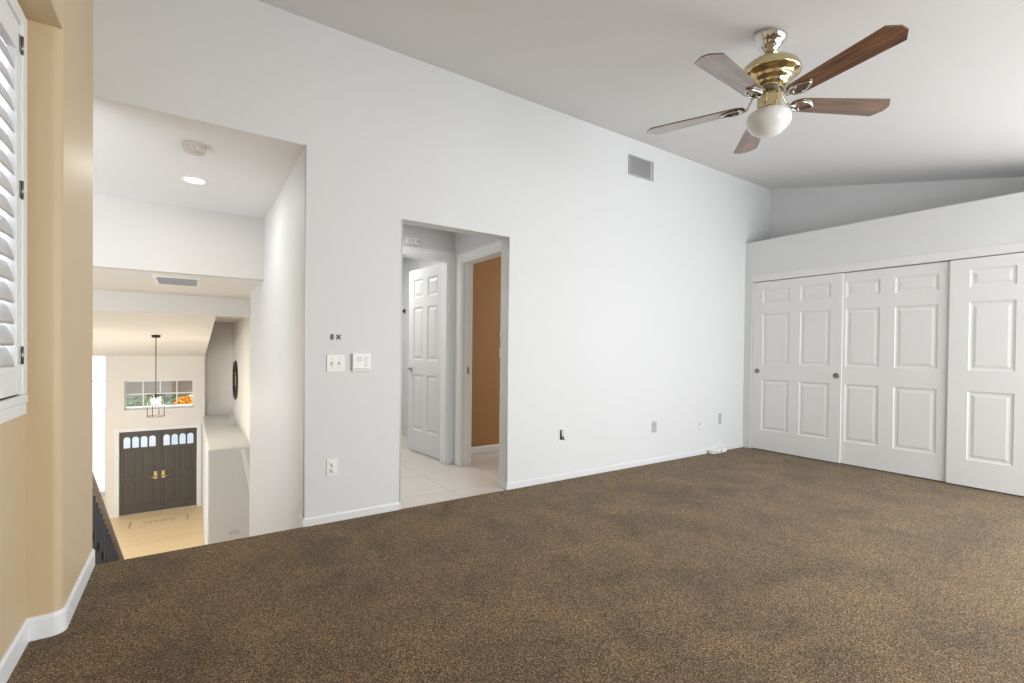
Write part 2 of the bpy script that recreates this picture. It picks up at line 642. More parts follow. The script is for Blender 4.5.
# ------------------------------------------------------------------ panel doors
def panel_slab(b, w, h, t, panels, m, hole=None):
    """slab in local x (0..w), z (0..h), thickness y 0..t ; raised panels on both faces"""
    xs = sorted({0, w} | {v for p in panels for v in (p[0], p[2])})
    zs = sorted({0, h} | {v for p in panels for v in (p[1], p[3])})
    k = b.mi(m)

    def quad(pts):
        f = b.bm.faces.new([b.bm.verts.new(p) for p in pts])
        f.material_index = k

    for side in (0, 1):
        y = t * side
        dr = 1 if side == 0 else -1
        for i in range(len(xs) - 1):
            for j in range(len(zs) - 1):
                cx, cz_ = (xs[i] + xs[i + 1]) / 2, (zs[j] + zs[j + 1]) / 2
                if any(p[0] < cx < p[2] and p[1] < cz_ < p[3] for p in panels):
                    continue
                quad([(xs[i], y, zs[j]), (xs[i + 1], y, zs[j]), (xs[i + 1], y, zs[j + 1]), (xs[i], y, zs[j + 1])])
        for (xa, za, xb, zb) in panels:
            rings = [(0, 0), (.006, .007), (.016, .010), (.026, .010), (.048, .003)]
            pr = []
            for ins, dep in rings:
                yy = y + dr * dep
                pr.append([(xa + ins, yy, za + ins), (xb - ins, yy, za + ins), (xb - ins, yy, zb - ins), (xa + ins, yy, zb - ins)])
            for r0, r1 in zip(pr, pr[1:]):
                for q in range(4):
                    quad([r0[q], r0[(q + 1) % 4], r1[(q + 1) % 4], r1[q]])
            quad(pr[-1])
    for pts in ([(0, 0, 0), (0, t, 0), (0, t, h), (0, 0, h)], [(w, 0, 0), (w, t, 0), (w, t, h), (w, 0, h)],
                [(0, 0, 0), (w, 0, 0), (w, t, 0), (0, t, 0)], [(0, 0, h), (w, 0, h), (w, t, h), (0, t, h)]):
        quad(pts)
    bmesh.ops.remove_doubles(b.bm, verts=b.bm.verts, dist=1e-5)


def six_panel(w, h, zs, margins):
    (l, mid0, mid1, r) = margins
    out = []
    for za, zb in zs:
        out.append((l, za, mid0, zb))
        out.append((mid1, za, w - r, zb))
    return out


ZS = [(.235, .845), (1.03, 1.635), (1.765, 1.925)]
GC = 'white six-panel sliding closet doors'
# slab local x runs along -v : rotate -90 deg about z so local x -> -y, local y -> +x
def closet_door(vtop, w, du, margins, label, pulls):
    t = thing('sliding_closet_door', label, 'closet door', (E + du, vtop, .012))
    b = MB()
    panel_slab(b, w, 2.022, .024, six_panel(w, 2.0, ZS, margins), DOORW)
    b.build('door_panel', t, rotz=-PI / 2)
    for pv, pz in pulls:
        b = MB()
        mt = Matrix.Translation((0, -(vtop - pv), pz)) @ Matrix.Rotation(-PI / 2, 4, 'Y')
        b.lathe([(.030, 0), (.030, .003), (.024, .004), (.021, .001), (0, .0005)], SATIN, 24, mtx=mt)
        b.build('finger_pull', t)
    return t


closet_door(3.2566, .972, .004, (.122, .436, .551, .112), 'white six-panel sliding closet door in the room corner with two round pulls', [(3.192, .945), (2.33, .93)])
closet_door(2.345, .960, .030, (.088, .388, .512, .118), 'white sliding closet door in the middle, tucked behind its neighbour and showing no pull', [])
closet_door(1.418, .960, .004, (.134, .427, .545, .110), 'white sliding closet door farthest from the corner, cut off by the picture edge', [])

# ------------------------------------------------------------------ ceiling fan
FX, FY = 2.565, 1.387
FZ = cz(FY) - .010
fan = thing('ceiling_fan', 'five-blade brass ceiling fan with dark oak blades and white globe light', 'ceiling fan', (FX, FY, FZ))
b = MB()
# canopy: rim follows the slope, bowl hangs below
prof = [(.0, .0), (.080, 0), (.083, -.005), (.081, -.014), (.074, -.030), (.066, -.042), (.062, -.046), (.058, -.056), (.048, -.070), (.042, -.075), (.036, -.086), (.026, -.096), (.018, -.100), (.0, -.101)]
b.lathe(prof, CHROME, 40)
for v in b.bm.verts:
    k = max(0, 1 + v.co.z / .06)
    v.co.z += k * SL * v.co.y
b.build('canopy', fan)
b = MB()
b.tube([(0, 0, -.09), (0, 0, -.14)], .013, CHROME, 16)
b.lathe([(.013, -.125), (.024, -.13), (.024, -.145), (.02, -.15)], BRASS, 24)
b.build('downrod', fan)
b = MB()
b.lathe([(.0, -.128), (.03, -.128), (.07, -.134), (.11, -.150), (.138, -.174), (.150, -.198), (.151, -.210), (.147, -.217), (.138, -.222),
         (.120, -.230), (.114, -.238), (.114, -.244), (.108, -.252), (.096, -.262), (.092, -.268), (.092, -.274), (.082, -.280), (.076, -.290), (.0, -.291)], BRASS, 56)
b.build('motor_housing', fan)
b = MB()
b.lathe([(.0, -.289), (.066, -.289), (.068, -.293), (.068, -.302), (.064, -.306), (.0, -.306)], SATIN, 40)
b.build('flywheel', fan)
b = MB()
b.lathe([(.0, -.304), (.054, -.304), (.058, -.308), (.058, -.378), (.056, -.388), (.062, -.394), (.070, -.398), (.071, -.404), (.066, -.408), (.0, -.41)], BRASS, 40)
b.build('switch_housing', fan)
b = MB()
b.lathe([(.060, -.396), (.064, -.402), (.084, -.407), (.101, -.418), (.109, -.436), (.109, -.458), (.100, -.482), (.081, -.504), (.056, -.522), (.028, -.532), (.0, -.534)], GLOBE, 48)
b.build('globe', fan)
b = MB()
b.tube([(.064, -.02, -.385), (.082, -.024, -.389)], .003, BRASS, 8)
b.tube([(.082, -.024, -.389), (.083, -.024, -.44)], .0015, BRASS, 6)
b.build('pull_chain', fan)
BZ = -.360
PITCHB = math.radians(8)
for kk in range(5):
    ang = math.radians(41 + 72 * kk)
    hold = bpy.data.objects.new('blade', None)
    # blade outline in local x (radial), y (tangent)
    b = MB()
    r0, r1, w0, w1 = .118, .652, .052, .070
    out = [(r0, -.020), (r0 + .012, -.036), (r0 + .04, -w0), (r1 - .035, -w1), (r1, -w1 + .050), (r1, w1 - .050), (r1 - .035, w1), (r0 + .04, w0), (r0 + .012, .036), (r0, .020)]
    kmi = b.mi(BLADEWOOD)
    kme = b.mi(BLADEEDGE)
    n = len(out)
    vt = [b.bm.verts.new((x, y, .0035)) for x, y in out]
    vb = [b.bm.verts.new((x, y, -.0035)) for x, y in out]
    b.bm.faces.new(vt).material_index = kmi
    b.bm.faces.new(vb[::-1]).material_index = kmi
    for i in range(n):
        b.bm.faces.new((vt[i], vb[i], vb[(i + 1) % n], vt[(i + 1) % n])).material_index = kme
    # ccw tangent edge lower
    rot = Matrix.Rotation(ang, 4, 'Z') @ Matrix.Rotation(-PITCHB, 4, 'X')
    bl = b.build('blade', fan)
    bl.matrix_local = Matrix.Translation((0, 0, BZ)) @ rot
    # iron: curved arm and open shield-shaped plate under the blade root
    b = MB()
    b.tube([(.056, 0, .062), (.078, 0, .050), (.096, 0, .012), (.112, 0, -.010), (.145, 0, -.010)], [.009, .008, .0075, .008, .009], CHROME, 10, flat=.7)
    loop = [(.172, 0), (.185, .026), (.215, .038), (.248, .030), (.278, .012), (.290, 0), (.278, -.012), (.248, -.030), (.215, -.038), (.185, -.026)]
    b.tube([(x, y, -.0085) for x, y in [(p_ - .048, q_) for p_, q_ in loop]], .0055, CHROME, 8, closed=True)
    for x, y in ((.142, 0), (.177, .030), (.177, -.030)):
        b.lathe([(0, -.014), (.006, -.013), (.007, -.0085), (.007, -.003)], CHROME, 10, mtx=Matrix.Translation((x, y, 0)))
    ir = b.build('blade_iron', bl)

# ------------------------------------------------------------------ things on the long wall
WD = D - .0005


def wallthing(name, label, cat, u, z, group=None, v=WD, rotz=0):
    return thing(name, label, cat, (u, v, z), rotz, group)


# return-air grille high on the wall
t = wallthing('wall_vent', 'grey louvred air vent high on the white wall under the ceiling', 'vent', 3.81, 3.048)
b = MB()
w, h = .37, .20
b.holed(1, -.010, 0, (-w / 2, -h / 2, w / 2, h / 2), [(-w / 2 + 0.012, -h / 2 + 0.012, w / 2 - 0.012, h / 2 - 0.012)], VENTG)
b.build('frame', t)
b = MB()
n = 26
for i in range(n):
    x = -w / 2 + 0.012 + (w - .044) * (i + .5) / n
    b.box((-.0065, -.001, -h / 2 + 0.012), (.0065, .001, h / 2 - 0.012), VENTG, mtx=Matrix.Translation((x, -.005, 0)) @ Matrix.Rotation(math.radians(20), 4, 'Z'))
b.build('louver', t)
b = MB()
b.box((-w / 2 + .02, -.0008, -h / 2 + .02), (w / 2 - .02, -.0002, h / 2 - .02), mat('vent_backing_grey', rgb(214, 214, 215), .8))  # plain light grey sheet behind the louvers
b.build('backing', t)

# two-gang toggle switch
t = wallthing('light_switch', 'white two-gang toggle switch plate left of the hallway doorway', 'light switch', .8135, 1.074)
b = MB()
b.box((-.0585, -.006, -.058), (.0585, 0, .058), PLASTIC, .003)
b.build('wall_plate', t)
for x in (-.023, .023):
    b = MB()
    b.box((-.008, -.0095, -.015), (.008, -.0055, .015), IVORY, .001, mtx=Matrix.Translation((x, 0, 0)))
    b.box((-.004, -.020, -.004), (.004, -.006, .006), IVORY, .001, mtx=Matrix.Translation((x, 0, .004)) @ Matrix.Rotation(.4, 4, 'X'))
    for z in (-.03, .03):
        b.lathe([(0, .0008), (.0032, .0005), (.0034, 0)], SATIN, 10, mtx=Matrix.Translation((x, -.006, z)) @ Matrix.Rotation(PI / 2, 4, 'X'))
    b.build('toggle', t)
# thermostat-like control beside it
t = wallthing('wall_control', 'white square wall control with small display right of the toggle switch', 'wall control', .984, 1.081)
b = MB()
b.box((-.062, -.022, -.062), (.062, 0, .062), PLASTIC, .005)
b.build('housing', t)
b = MB()
b.box((-.034, -.0245, .006), (.004, -.0215, .040), mat('grey_display', rgb(206, 208, 208), .3), .001)
b.build('display', t)
for z in (.030, .006, -.020):
    b = MB()
    b.box((.018, -.0255, z - .008), (.046, -.0215, z + .008), IVORY, .002)
    b.build('button', t)
b = MB()
b.box((-.05, -.0235, -.052), (.05, -.0215, -.040), GREYMID, .001)
b.build('grip_strip', t)
# two small holes with anchors above
t = wallthing('wall_anchor', 'dark oval screw anchor left of its twin above the switch plates', 'wall anchor', .789, 1.2525, 'dark anchors above the switches')
b = MB()
b.lathe([(0, .003), (.012, .003), (.014, .001), (.014, 0)], DKANCH, 20, mtx=Matrix.Rotation(PI / 2, 4, 'X') @ Matrix.Diagonal((.85, 1.5, 1, 1)))
b.lathe([(0, .0045), (.006, .004), (.006, .002)], SATIN, 12, mtx=Matrix.Rotation(PI / 2, 4, 'X'))
b.build('plug', t)
t = wallthing('wall_anchor', 'dark cross-shaped anchor hole nearer the doorway above the switch plates', 'wall anchor', .832, 1.2525, 'dark anchors above the switches')
b = MB()
for a in (-.7, .7):
    b.box((-.005, -.002, -.021), (.005, 0, .021), DKANCH, .001, mtx=Matrix.Rotation(a, 4, 'Y'))
b.lathe([(0, .004), (.010, .003), (.012, 0)], DKANCH, 16, mtx=Matrix.Rotation(PI / 2, 4, 'X'))
b.build('plug', t)


def outlet(u, z, label, pm):
    t = wallthing('wall_outlet', label, 'outlet', u, z, 'white wall outlets')
    b = MB()
    b.box((-.0365, -.0055, -.058), (.0365, 0, .058), pm, .0025)
    b.build('wall_plate', t)
    for zc in (-.0215, .0215):
        b = MB()
        b.lathe([(0, .0035), (.0165, .003), (.017, 0)], pm, 20, mtx=Matrix.Translation((0, -.005, zc)) @ Matrix.Rotation(PI / 2, 4, 'X'))
        for x, hh in ((-.0065, .0045), (.0065, .0035)):
            b.box((x - .0014, -.0093, zc - hh + .002), (x + .0014, -.008, zc + hh + .002), GREYSLOT)
        b.lathe([(0, .001), (.0025, .001), (.0025, 0)], GREYSLOT, 10, mtx=Matrix.Translation((0, -.0083, zc - .0095)) @ Matrix.Rotation(PI / 2, 4, 'X'))
        b.build('receptacle', t)
    b = MB()
    b.lathe([(0, .001), (.003, .0006), (.0033, 0)], SATIN, 10, mtx=Matrix.Translation((0, -.0055, 0)) @ Matrix.Rotation(PI / 2, 4, 'X'))
    b.build('screw', t)
    return t


outlet(.795, .372, 'white duplex outlet low on the wall under the switch plates', PLASTIC)
outlet(4.066, .384, 'greyish white outlet low on the long wall toward the closet', PATCH)
# open low-voltage box with hanging cable end
t = wallthing('cable_box', 'dark open cable box with a looped cable end low right of the doorway', 'cable box', 2.806, .412)
b = MB()
b.holed(1, -.004, 0, (-.036, -.062, .036, .062), [(-.026, -.05, .026, .05)], PLASTIC)
b.build('mounting_frame', t)
b = MB()
b.box((-.026, -.0012, -.05), (.026, -.0004, .05), GREYMID)
b.box((-.024, -.003, -.046), (-.004, -.001, .048), GREYSLOT, .0005)
b.build('box_interior', t)
b = MB()
pts = [(-.010 + .0, -.003, .04), (-.014, -.010, .012), (-.016, -.014, -.012), (-.008, -.018, -.034), (.008, -.018, -.036), (.012, -.016, -.018), (.004, -.014, -.012), (.000, -.014, -.026), (.016, -.016, -.046), (.026, -.014, -.046)]
b.tube(pts, .0042, BLACKRUB, 8)
b.build('cable', t)
# little plug dots
for (u, z, r, m, lb) in ((4.848, .353, .008, GREYSLOT, 'tiny dark screw hole low on the wall between outlet and closet'), (4.835, .30, .007, PATCH, 'tiny pale spackle dot just beneath the small dark screw hole')):
    b = MB()
    b.lathe([(0, .0025), (r, .0015), (r * 1.2, 0)], m, 14, mtx=Matrix.Rotation(PI / 2, 4, 'X'))
    o = b.build('wall_plug', loc=(u, WD, z))
    tag(o, lb, 'wall plug')
# blank cover plate
t = wallthing('blank_plate', 'narrow pale blank cover plate near the closet corner', 'cover plate', 5.245, .388)
b = MB()
b.box((-.028, -.004, -.066), (.028, 0, .066), PATCH, .002)
b.build('cover', t)
for z in (-.042, .042):
    b = MB()
    b.lathe([(0, .001), (.004, .0006), (.0045, 0)], SATIN, 10, mtx=Matrix.Translation((0, -.004, z)) @ Matrix.Rotation(PI / 2, 4, 'X'))
    b.build('screw', t)
# white surge protector lying on the carpet at the baseboard
t = thing('power_strip', 'small white power strip lying on the carpet against the baseboard', 'power strip', (5.13, D - .055, .004), .04)
b = MB()
b.box((-.145, -.030, 0), (.145, .034, .042), PLASTIC, .006)
b.build('housing', t)
for x in (-.105, -.062):
    b = MB()
    b.lathe([(0, .0015), (.016, .0015), (.018, 0)], GREYMID, 20, mtx=Matrix.Translation((x, -.030, .022)) @ Matrix.Rotation(PI / 2, 4, 'X'))
    for dx in (-.006, .006):
        b.box((x + dx - .0015, -.033, .018), (x + dx + .0015, -.031, .028), GREYSLOT)
    b.build('socket', t)
b = MB()
b.box((.012, -.034, .014), (.034, -.029, .030), BLACKRUB, .002)
b.build('rocker_switch', t)
b = MB()
b.tube([(.145, .0, .020), (.165, -.004, .010), (.19, -.01, .006), (.205, .01, .005), (.19, .03, .005)], .004, BLACKRUB, 8)
b.build('cord', t)

# ------------------------------------------------------------------ vestibule behind the doorway
HV = 4.45                     # its back wall
RU = 2.258                    # its right wall
b = MB()
b.box((.76, D + WT, -.12), (4.9, 6.74, -.003), TILE)
b.box((DX0, D, -.12), (DX1, D + WT, -.003), TILE)
struct(b.build('floor_tile'))
b = MB()
b.holed(1, HV, HV + .13, (.75, 0, RU, 2.44), [(1.33, 0, 2.186, 2.10)], WALL)
struct(b.build('wall_vestibule'))
b = MB()
b.holed(0, RU, RU + .12, (D + WT, 0, HV + .13, 2.44), [(3.50, 0, 4.30, 2.065)], WALL)
struct(b.build('wall_hall_right'))
b = MB()
b.box((.75, D + WT, 2.44), (5.0, 6.74, 2.52), CEIL)
struct(b.build('ceiling_vestibule'))
area('vestibule_fill_light', (1.15, 3.95, 2.42), (1.15, 3.95, 0), .3, .3, 3.5, (1, .97, .93))  # unseen lamp added to brighten the vestibule
b = MB()
b.box((.75, 6.62, 0), (5.0, 6.72, 2.44), WALL)                  # bathroom end
b.box((2.45, HV + .41, 0), (2.55, 6.62, 2.44), WALL)           # bathroom right side
struct(b.build('wall_bathroom'))
b = MB()
b.box((RU + .12, 4.73, 0), (5.0, 4.85, 2.44), TAN2)
struct(b.build('wall_bedroom'))
b = MB()
b.box((4.9, D + WT, 0), (5.0, 4.73, 2.44), TAN2)
struct(b.build('wall_bedroom_side'))


def casing_poly(w=.072, t=.014):
    return [(0, 0), (0, t * .6), (w * .2, t * .75), (w * .35, t * .6), (w * .8, t), (w, t), (w, 0)]


# bathroom door casing (plane y=HV) and jambs
b = MB()
w = .070
for u, s in ((1.33, -1), (2.186, 1)):
    b.prism([(u + s * p, HV - q) for p, q in casing_poly()], 2, 0, 2.10, TRIM)
b.prism([(HV - q, 2.10 + p) for p, q in casing_poly()], 0, 1.33 - w, 2.186 + w, TRIM)
b.box((2.168, HV, 0), (2.187, HV + .13, 2.10), TRIM)
b.box((1.329, HV, 0), (1.35, HV + .13, 2.10), TRIM)
b.box((1.35, HV, 2.09), (2.168, HV + .13, 2.101), TRIM)
struct(b.build('trim_3'))
# bedroom door casing on the right wall (plane x=RU) and jambs
b = MB()
b.prism([(RU - q, 4.30 + p) for p, q in casing_poly()], 2, 0, 2.065, TRIM)
b.prism([(RU - q, 2.065 + p) for p, q in casing_poly()], 1, D + WT + .002, 4.30 + w, TRIM)
b.box((RU, 4.28, 0), (RU + .12, 4.301, 2.065), TRIM)
b.box((RU, 3.499, 0), (RU + .12, 3.52, 2.065), TRIM)
b.box((RU, 3.52, 2.045), (RU + .12, 4.28, 2.066), TRIM)
b.box((RU + .045, 4.268, 0), (RU + .058, 4.28, 2.04), TRIM)
b.box((RU + .06, 4.2785, .93), (RU + .085, 4.2795, 1.0), SATIN)
struct(b.build('trim_4'))
b = MB()
b.prism([(4.73 - p, z) for p, z in base_poly(.012, .08)], 0, RU + .12, 4.9, TRIM)
struct(b.build('baseboard_bedroom'))
b = MB()
b.prism([(6.62 - p, z) for p, z in base_poly(.012, .08)], 0, .76, 2.45, TRIM)
struct(b.build('baseboard_bathroom'))
b = MB()
b.box((.76, HV - .012, 0), (1.258, HV, .06), TRIM)
struct(b.build('baseboard_vestibule'))

# open six-panel door, hinged on the right jamb
hx, hy, tx, ty = 2.232, 4.592, 2.150, 5.335
ang = math.atan2(ty - hy, tx - hx)
t = thing('interior_door', 'white six-panel interior door standing open into the bathroom behind the hallway', 'door', (hx, hy, .012), ang)
b = MB()
DW = math.hypot(tx - hx, ty - hy)
panel_slab(b, DW, 2.072, .035, six_panel(DW, 2.0, [(.24, .88), (1.04, 1.64), (1.75, 1.955)], (.11, .325, .425, .11)), DOORW)
b.build('door_panel', t)
for y_, s in ((.035, 1), (0, -1)):
    b = MB()
    mt = Matrix.Translation((DW - .06, y_, .94)) @ Matrix.Rotation(-s * PI / 2, 4, 'X')
    b.lathe([(.028, 0), (.028, .006), (.012, .010), (.010, .04), (0, .042)], SATIN, 24, mtx=mt)
    b.tube([(DW - .06, y_ + s * .036, .94), (DW - .09, y_ + s * .042, .945), (DW - .125, y_ + s * .042, .925), (DW - .16, y_ + s * .040, .905)], [.009, .009, .008, .006], SATIN, 10)
    b.build('lever_handle', t)
for z in (.2, 1.0, 1.82):
    b = MB()
    b.tube([(-.006, .016, z - .045), (-.006, .016, z + .045)], .007, SATIN, 10)
    b.box((-.004, .004, z - .045), (-.0005, .034, z + .045), TRIM)
    b.build('hinge', t)
# small towel hook on the bathroom end wall
hp = (2.449, 6.33, 1.70)
t = thing('towel_hook', 'small dark bronze hook on the bathroom wall above the open door edge', 'hook', hp, -PI / 2)
b = MB()
b.lathe([(0, .012), (.030, .010), (.035, 0)], FRAMEBRONZE, 20, mtx=Matrix.Rotation(PI / 2, 4, 'X'))
b.build('rosette', t)
b = MB()
b.tube([(0, -.008, 0), (-.03, -.045, .002), (-.06, -.07, .008), (-.072, -.075, .03)], [.010, .009, .009, .012], FRAMEBRONZE, 10)
b.build('arm', t)
# grille above the bathroom door
t = thing('door_chime', 'small white door chime box above the bathroom door', 'door chime', (1.785, HV - .0005, 2.226))
b = MB()
b.box((-.068, -.03, -.032), (.068, 0, .032), PLASTIC, .006)
b.build('housing', t)
b = MB()
for i in range(5):
    b.box((-.05, -.032, -.02 + i * .008), (.02, -.0295, -.017 + i * .008), GREYMID)
b.build('speaker_slot', t)
b = MB()
b.box((.044, -.033, -.004), (.056, -.0295, .008), GREYSLOT, .001)
b.build('indicator', t)
# switch in the caramel room
t = thing('rocker_switch', 'ivory switch plate on the caramel wall beyond the hallway', 'light switch', (3.02, 4.7295, 1.15))
b = MB()
b.box((-.036, -.006, -.06), (.036, 0, .06), IVORY, .003)
b.build('wall_plate', t)
b = MB()
b.box((-.016, -.010, -.033), (.016, -.005, .033), IVORY, .002, mtx=Matrix.Rotation(.05, 4, 'X'))
b.build('rocker', t)
t = thing('thermostat_knob', 'small round ivory dial above the switch on the caramel wall', 'dial', (3.005, 4.7295, 1.352))
b = MB()
b.lathe([(0, .018), (.016, .017), (.020, .012), (.026, .004), (.028, 0)], IVORY, 24, mtx=Matrix.Rotation(PI / 2, 4, 'X'))
b.build('dial', t)

# ------------------------------------------------------------------ stairwell and foyer
HS = 5.50                     # soffit
Z1 = 1.87
BMV, BMZ = 7.84, 1.62
FV = 14.66                    # entry wall
NU = .296                     # entry wall's right end, where the ledge recess begins
b = MB()
b.box((-4.0, D + .002, OT - .003), (OX1, HS, OT + .1), CEIL)
b.box((-4.0, D + .1305, OT + .1), (OX1 + .13, D + .14, CT), WALL)
struct(b.build('ceiling_hall'))
b = MB()
b.box((-4.0, HS, Z1), (OX1 + .13, HS + .12, OT + .1), HALL)
struct(b.build('wall_soffit'))
b = MB()
b.box((-4.0, HS + .12, Z1), (OX1 + .13, BMV, Z1 + .1), CREAM)
b.box((OX1 + .13, 6.85, Z1), (2.2, BMV, Z1 + .1), CREAM)
struct(b.build('ceiling_landing'))
b = MB()
b.box((-4.0, BMV, BMZ), (2.2, BMV + .3, Z1 + .6), CREAM)
struct(b.build('wall_beam'))
sl = -.0997
b = MB()
zz = lambda v: BMZ + sl * (v - BMV)
b.prism([(BMV + .02, zz(BMV) + .02), (FV + .1, zz(FV + .1)), (FV + .1, zz(FV + .1) + .1), (BMV + .02, zz(BMV) + .14)], 0, -4.0, NU, CREAM)
b.box((NU, BMV + .3, 1.84), (2.2, FV + .47, 1.94), CREAM)
b.prism([(BMV + .02, zz(BMV) + .02), (FV, zz(FV)), (FV, 1.9), (BMV + .02, 1.9)], 0, NU - .06, NU, CREAM)
struct(b.build('ceiling_foyer'))
# stair wall on the right
b = MB()
b.box((OX1, D + WT, ZF), (OX1 + .13, 6.85, OT), WALL)
struct(b.build('wall_stair'))
# entry wall with door opening and transom
DU0, DU1, DZ1 = -1.42, .137, -.885
TU0, TU1, TZ0, TZ1 = -1.325, .056, -.365, .343
b = MB()
b.holed(1, FV, FV + .22, (-1.66, ZF, NU, 2.0), [(DU0, ZF, DU1, DZ1), (TU0, TZ0, TU1, TZ1)], CREAM)
b.box((NU - .05, FV + .35, ZF), (2.2, FV + .47, 2.0), CREAM)
b.box((NU - .05, FV + .22, ZF), (NU, FV + .35, 2.0), CREAM)
struct(b.build('wall_entry'))
b = MB()
b.holed(1, 16.9, 17.0, (-4.0, ZF, -1.66, 2.2), [(-3.3, ZF + .08, -1.80, 1.3)], WALL)
b.box((-1.70, FV + .22, ZF), (-1.66, 17.0, 2.2), WALL)
struct(b.build('wall_living'))
b = MB()
for u_ in (-3.3, -2.58, -1.85):
    b.box((u_, 16.92, ZF + .08), (u_ + .05, 16.97, 1.3), TRIM)
for z_ in (ZF + .08, .2, 1.25):
    for ua, ub in ((-3.25, -2.58), (-2.53, -1.85)):
        b.box((ua, 16.92, z_), (ub, 16.97, z_ + .05), TRIM)
w5 = struct(b.build('window_5'))
b = MB()
b.box((-3.3, 16.94, ZF + .08), (-1.80, 16.946, 1.3), GLASS)
o = b.build('pane', w5)
o['kind'] = 'structure'

b = MB()
b.holed(0, -4.1, -4.0, (D + .14, ZF, 17.0, 2.6), [(10.0, -2.2, 12.0, .1)], CREAM, TRIM)  # opening is out of view, added to let light into the foyer
struct(b.build('wall_foyer_left'))
b = MB()
b.box((-4.1, D + .14, ZF - .1), (2.2, 17.0, ZF), PLANK)
struct(b.build('floor_entry'))
# plant-ledge block on the right, with the wall above it
LV, LZ, LU = 9.9, -.628, .925
b = MB()
b.box((.245, LV, ZF), (2.2, FV, LZ), WALL, .03)
b.box((NU, FV - .05, ZF), (2.2, FV + .35, LZ), WALL)
struct(b.build('wall_ledge'))
b = MB()
b.box((LU, LV, LZ), (LU + .15, FV + .35, 1.84), CREAM)
b.box((LU + .15, LV, LZ), (2.2, LV + .12, 1.84), CREAM)
struct(b.build('wall_foyer_right'))
b = MB()
b.box((2.2, 6.85, ZF), (2.3, FV, 2.0), CREAM)
struct(b.build('wall_foyer_far_right'))
b = MB()
b.box((OX1 + .13, 6.75, ZF), (2.3, 6.85, 2.0), WALL)
struct(b.build('wall_light_block'))  # unseen wall added to keep outside light off the ledge block
# sloping cap on the low wall by the lower stairs
b = MB()
b.prism([(6.85, -1.05), (9.07, -.50), (9.07, -.545), (6.85, -1.095)], 0, .70, .75, TRIM)
b.box((OX1 + .05, 6.84, -1.10), (.75, 6.90, -1.02), TRIM)
struct(b.build('trim_5'))
# entry door casing
b = MB()
for u, s in ((DU0, -1), (DU1, 1)):
    b.box((u, FV - .018, ZF), (u + s * .09, FV, DZ1), TRIM, .004)
b.box((DU0 - .09, FV - .018, DZ1), (DU1 + .09, FV, DZ1 + .09), TRIM, .004)
struct(b.build('trim_6'))
b = MB()
b.box((.15, FV - .012, ZF), (.244, FV, ZF + .09), TRIM)
b.box((-1.66, FV - .012, ZF), (DU0 - .09, FV, ZF + .09), TRIM)
struct(b.build('baseboard_entry'))
# stairs going down
b = MB()
NS = 15
rz, td = abs(ZF) / (NS + 1), .27
for i in range(NS):
    za = -rz * (i + 1)
    b.box((-.60, D + i * td, ZF), (OX1, D + (i + 1) * td, za), CARPET)
struct(b.build('stairs'))

# stair railing
rail_sl = -0.687


def rail_z(v):
    return 0.089 + rail_sl * (v - 4.774)


RU_ = -.615
t = thing('stair_railing', 'black iron stair railing with greyed wooden handrail going down to the entry', 'railing', (RU_, 3.7, 0))
b = MB()
va, vb_ = 3.72, 7.35
for half, (m_, dz) in enumerate(((RAILWOOD, 0),)):
    prof = [(-.032, 0), (-.036, .02), (-.028, .045), (0, .055), (.028, .045), (.036, .02), (.032, 0)]
    A = [b.bm.verts.new((x, va - 3.7, rail_z(va) + z - .03)) for x, z in prof]
    B = [b.bm.verts.new((x, vb_ - 3.7, rail_z(vb_) + z - .03)) for x, z in prof]
    k = b.mi(m_)
    b.bm.faces.new(A).material_index = k
    b.bm.faces.new(B[::-1]).material_index = k
    for i in range(len(prof)):
        b.bm.faces.new((A[i], B[i], B[(i + 1) % len(prof)], A[(i + 1) % len(prof)])).material_index = k
b.build('handrail', t)
i = 0
v = va + .08
while v < vb_:
    b = MB()
    zt = rail_z(v) - .03
    zb = max(ZF, zt - .98)
    y = v - 3.7
    b.box((-.008, y - .008, zb), (.008, y + .008, zt), IRON)
    if i % 2 == 0:
        for zc in (zt - .35, zt - .55):
            b.lathe([(.009, -.04), (.018, -.02), (.020, 0), (.018, .02), (.009, .04)], IRON, 10, mtx=Matrix.Translation((0, y, zc)))
    b.build('baluster', t)
    v += .115
    i += 1
b = MB()
b.prism([(va - 3.7, rail_z(va) - .96), (vb_ - 3.7, rail_z(vb_) - .96), (vb_ - 3.7, rail_z(vb_) - .99), (va - 3.7, rail_z(va) - .99)], 0, -.016, .016, IRON)
b.build('bottom_rail', t)

# ceiling fixtures in the hall
t = thing('smoke_detector', 'round white smoke detector on the hall ceiling behind the recessed light', 'smoke detector', (.014, 3.785, OT - .003))
b = MB()
b.lathe([(0, 0), (.066, 0), (.068, -.008), (.066, -.016), (.058, -.018)], BEIGEGREY, 36)
b.build('mounting_base', t)
b = MB()
b.lathe([(.058, -.016), (.060, -.044), (.054, -.052), (.030, -.054), (.028, -.060), (0, -.062)], BEIGEGREY, 36)
b.build('cover', t)
for k in range(10):
    b = MB()
    b.box((.0585, -.008, -.040), (.061, .008, -.026), GREYMID, mtx=Matrix.Rotation(2 * PI * k / 10, 4, 'Z'))
    b.build('vent_slot', t)
t['label'] = 'round white smoke detector on the hall ceiling above the recessed light'
t = thing('recessed_light', 'lit recessed downlight in the hall ceiling over the stairs', 'ceiling light', (.018, 4.585, OT - .003))
b = MB()
b.lathe([(.068, -.001), (.072, -.006), (.088, -.005), (.094, 0)], PLASTIC, 40)
b.build('trim_ring', t)
b = MB()
b.lathe([(0, -.004), (.069, -.002)], LAMP, 40)
b.build('lens', t)
area('recessed_light_glow', (.018, 4.585, OT - .02), (.018, 4.585, 0), .12, .12, 5, (1, .97, .93))
t = thing('ceiling_vent', 'rectangular grey vent in the lower ceiling over the stairs', 'vent', (-.12, 6.18, Z1))
b = MB()
